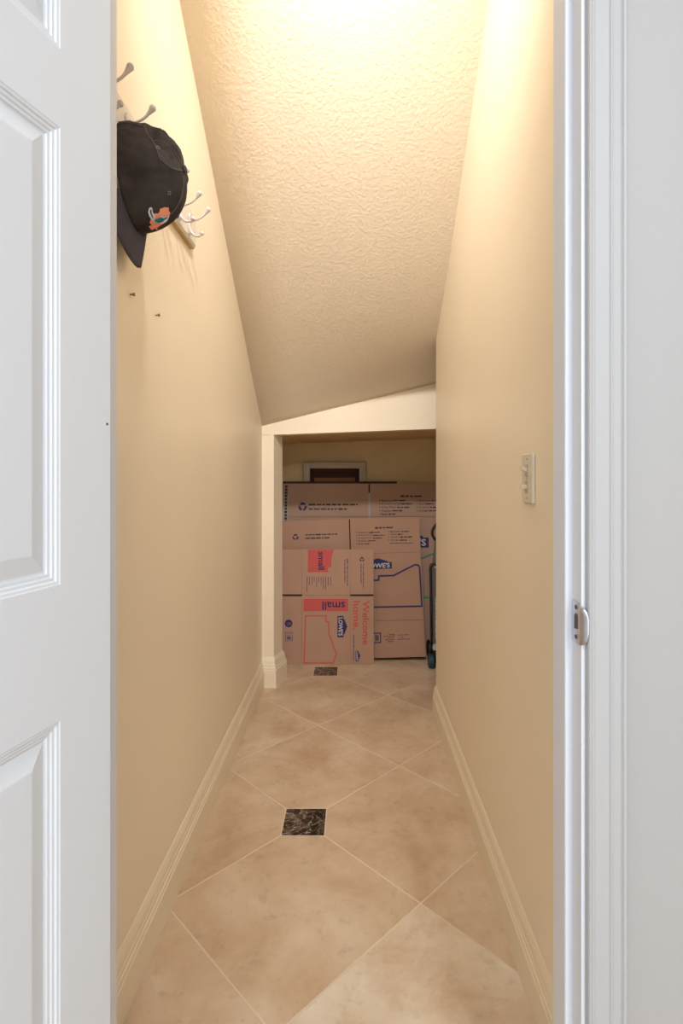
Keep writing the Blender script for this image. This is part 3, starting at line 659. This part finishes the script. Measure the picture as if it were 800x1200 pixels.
# -------- large carton at the back
KC = 170.0
WC, HC_ = 1.22, 1.135
def cp_(px, py): return (px-330.5)/KC*(1+0.0), (1.135 - (py-566)/KC*1.0)
def cps(*P): return [cp_(a, b) for a, b in P]
tc_ = thing('flattened_box', 'large flattened moving box with green outline, tallest and rearmost of the stack', 'cardboard box', (-0.492, 3.56, 0.001), (-math.atan(0.16/1.125), 0, 0), 'flattened moving boxes in the alcove')
sx = cp_(432.6, 0)[0]
panels(tc_, [0, sx, WC], [0, 0.229, HC_-0.229, HC_], 0.010, M['card_c'], (), 0.0, crease=0.0018, flaprows=(2,))
backing(tc_, WC, HC_, 0.010, M['card_c'])
bm = bmesh.new(); box(bm, (sx-0.0065, -0.001, HC_-0.30), (sx+0.0065, 0.003, HC_-0.065)); e = link('tape', bm, M['greyp'], tc_); e['label'] = 'pale grey strip down the joint'
bm = bmesh.new(); box(bm, (sx-0.005, -0.001, HC_-0.065), (sx+0.005, 0.003, HC_-0.004)); link('slot', bm, M['kraft_edge'], tc_)
print_part('tape', M['greyp'], tc_, lambda b: rect(b, 0.010, HC_-0.30, 0.045, HC_-0.085))
print_part('edge_print', M['finedark'], tc_, lambda b: [rect(b, 0.020, HC_-0.012-0.022*k-0.017, 0.038, HC_-0.012-0.022*k, -0.0014) for k in range(13)])
print_part('recycling_mark', M['navy'], tc_, lambda b: recycle(b, *cp_(355, 593.3), 0.028))
print_part('fine_print', M['finedark'], tc_, lambda b: (words(b, cp_(362, 0)[0], cp_(419, 0)[0], cp_(0, 590.8)[1], 0.013, seed=6), words(b, cp_(362, 0)[0], cp_(408, 0)[0], cp_(0, 596)[1], 0.013, seed=7)))
lyC, ryC = [586, 590, 594, 598, 601.8], [586, 590, 594, 598]
wlC, wrC = [459, 465, 464, 458, 454], [504, 497, 502, 501]
room_list(tc_, cp_, 0.0145, 447, 490, 0, 0, lyC, ryC, 0, 0, wlC, wrC, 1)
print_part('fine_print', M['finedark'], tc_, lambda b: room_fine(b, cp_, 0.013, 447, 490, (469, 494, 581), lyC, ryC, wlC, wrC, [475, 483, 479, 471, 463], [516, 508, 520, 514]))
print_part('outline_print', M['green'], tc_, lambda b: line(b, cps((440, 668), (452, 668), (452, 661), (474, 661), (492, 653.3), (516, 643), (522, 644), (526, 697), (440, 697)), 0.011))
lg, bm = logo(tc_, (cp_(455, 0)[0], cp_(0, 640.5)[1], cp_(501, 0)[0], cp_(0, 622)[1]), 0); link('lettering', bm, M['palepr'], lg)

# -------- dark board and leaning frame behind the boxes
t = thing('dark_board', 'thin dark brown board behind the large box, only its top edge showing', 'board', (-0.495, 3.745, 0.002), (-0.03, 0, 0))
bm = bmesh.new(); box(bm, (0, 0, 0), (0.80, 0.006, 1.136)); link('sheet', bm, M['board'], t)
t2 = bm = None
t = thing('picture_frame', 'tall silver grey frame with dark walnut inner edge standing behind the boxes', 'picture frame', (-0.357, 3.79, 0.002), (-0.035, 0, 0))
FW, FH, FB = 0.445, 1.276, 0.047
FPR = [(0, 0), (0, 0.018), (0.008, 0.024), (0.018, 0.024), (0.024, 0.019), (0.036, 0.017), (0.042, 0.021), (0.047, 0.018), (0.047, 0)]
def side(a, b, inw):
    bm = bmesh.new(); d = Vector((b[0]-a[0], 0, b[1]-a[1])).normalized()
    r0 = [bm.verts.new((a[0]+inw[0]*p+d.x*p, 0.03-q, a[1]+inw[1]*p+d.z*p)) for p, q in FPR]; r1 = [bm.verts.new((b[0]+inw[0]*p-d.x*p, 0.03-q, b[1]+inw[1]*p-d.z*p)) for p, q in FPR]
    for k in range(len(FPR)): bm.faces.new((r0[k], r0[(k+1) % len(FPR)], r1[(k+1) % len(FPR)], r1[k]))
    bm.faces.new(r0[::-1]); bm.faces.new(r1); link('moulding', bm, M['frame'], t)
side((0, 0), (0, FH), (1, 0)); side((FW, 0), (FW, FH), (-1, 0)); side((0, FH), (FW, FH), (0, -1)); side((0, 0), (FW, 0), (0, 1))
bm = bmesh.new()
a, b = FB, 0.03
for (p, q) in (((FB, FB), (FB+b, FH-FB)), ((FW-FB-b, FB), (FW-FB, FH-FB)), ((FB, FH-FB-0.065), (FW-FB, FH-FB)), ((FB, FB), (FW-FB, FB+0.05))): box(bm, (p[0], 0.016, p[1]), (q[0], 0.026, q[1]))
tube(bm, [(FB+0.02, 0.014, FH-FB-0.03), (FW-FB-0.02, 0.014, FH-FB-0.03)], 0.007, 8)
link('inner_frame', bm, M['framedark'], t)
bm = bmesh.new(); box(bm, (FB, 0.026, FB), (FW-FB, 0.030, FH-FB)); link('backing_panel', bm, M['framepic'], t)

# small bracket on the alcove ceiling
t = thing('ceiling_clip', 'small pale clip under the alcove ceiling at upper left', 'clip', (-0.379, 3.80, 1.4115))
bm = bmesh.new(); box(bm, (-0.012, -0.008, -0.004), (0.012, 0.008, 0)); box(bm, (-0.009, -0.005, -0.020), (-0.005, 0.005, -0.004)); box(bm, (0.005, -0.005, -0.020), (0.009, 0.005, -0.004)); link('bracket', bm, M['cream_trim'], t)

# ------------------------------------------------------------ upright cleaner half hidden behind the right wall
t = thing('upright_vacuum', 'dark upright vacuum cleaner with teal wheel, half hidden behind the right wall', 'vacuum cleaner', (0.614, 3.33, 0))
bm = bmesh.new(); prism(bm, [(x, -0.02, z) for x, z in ((-0.138, 0.14), (0.128, 0.14), (0.134, 0.62), (0.12, 0.64), (-0.13, 0.64), (-0.144, 0.62))], (0, 0.06, 0)); link('body', bm, M['vgrey'], t, bevel=0.008)
bm = bmesh.new(); tube(bm, [(-0.134, -0.022, 0.13), (-0.136, -0.022, 0.40), (-0.140, -0.022, 0.61), (-0.130, -0.022, 0.636), (0, -0.022, 0.64), (0.12, -0.022, 0.636), (0.13, -0.022, 0.61), (0.126, -0.022, 0.13)], 0.0075, 8); link('edge_trim', bm, M['vdark'], t, smooth=True)
bm = bmesh.new(); box(bm, (-0.118, -0.028, 0.612), (0.11, -0.021, 0.624)); link('latch_bar', bm, M['vsil'], t)
bm = bmesh.new(); tube(bm, spline([(-0.02, 0, 0.72), (-0.10, 0, 0.775), (-0.128, 0, 0.825), (-0.105, 0, 0.875), (-0.04, 0, 0.93), (0.03, 0, 0.93), (0.09, 0, 0.87), (0.11, 0, 0.80), (0.02, 0, 0.72)], 6), 0.009, 8); link('handle', bm, M['vdark'], t, smooth=True)
bm = bmesh.new(); prism(bm, [(-0.125, -0.012, 0.635), (0.06, -0.012, 0.635), (0.03, -0.012, 0.76), (-0.11, -0.012, 0.79)], (0, 0.03, 0)); link('neck', bm, M['vgrey'], t, bevel=0.006)
bm = bmesh.new(); words(bm, -0.43, -0.17, -0.108, 0.010, True, -0.0215, 3); words(bm, -0.42, -0.17, -0.090, 0.016, True, -0.0215, 5); link('lettering', bm, M['vwhite'], t)
bm = bmesh.new(); prism(bm, [(-0.13, -0.05, 0.115), (-0.13, -0.05, 0.145), (0.13, -0.05, 0.175), (0.13, -0.05, 0.115)], (0, 0.10, 0)); link('collar', bm, M['vsil'], t, bevel=0.004)
bm = bmesh.new(); box(bm, (-0.118, -0.055, 0.03), (0.118, 0.085, 0.118)); box(bm, (-0.100, 0.08, 0.04), (0.1, 0.18, 0.09)); link('base', bm, M['vdark'], t, bevel=0.012)
for x0, r, mm, yy, nm in ((-0.138, 0.043, 'vteal', -0.02, 'wheel'), (0.138, 0.043, 'vteal', -0.02, 'wheel'), (-0.119, 0.058, 'vdark', 0.16, 'rear_wheel'), (0.13, 0.058, 'vdark', 0.16, 'rear_wheel')):
    bm = bmesh.new(); cyl(bm, (x0, yy, r+0.0005), (1, 0, 0), r, 0.035, 28); wh = link(nm, bm, M[mm], t, bevel=0.009)
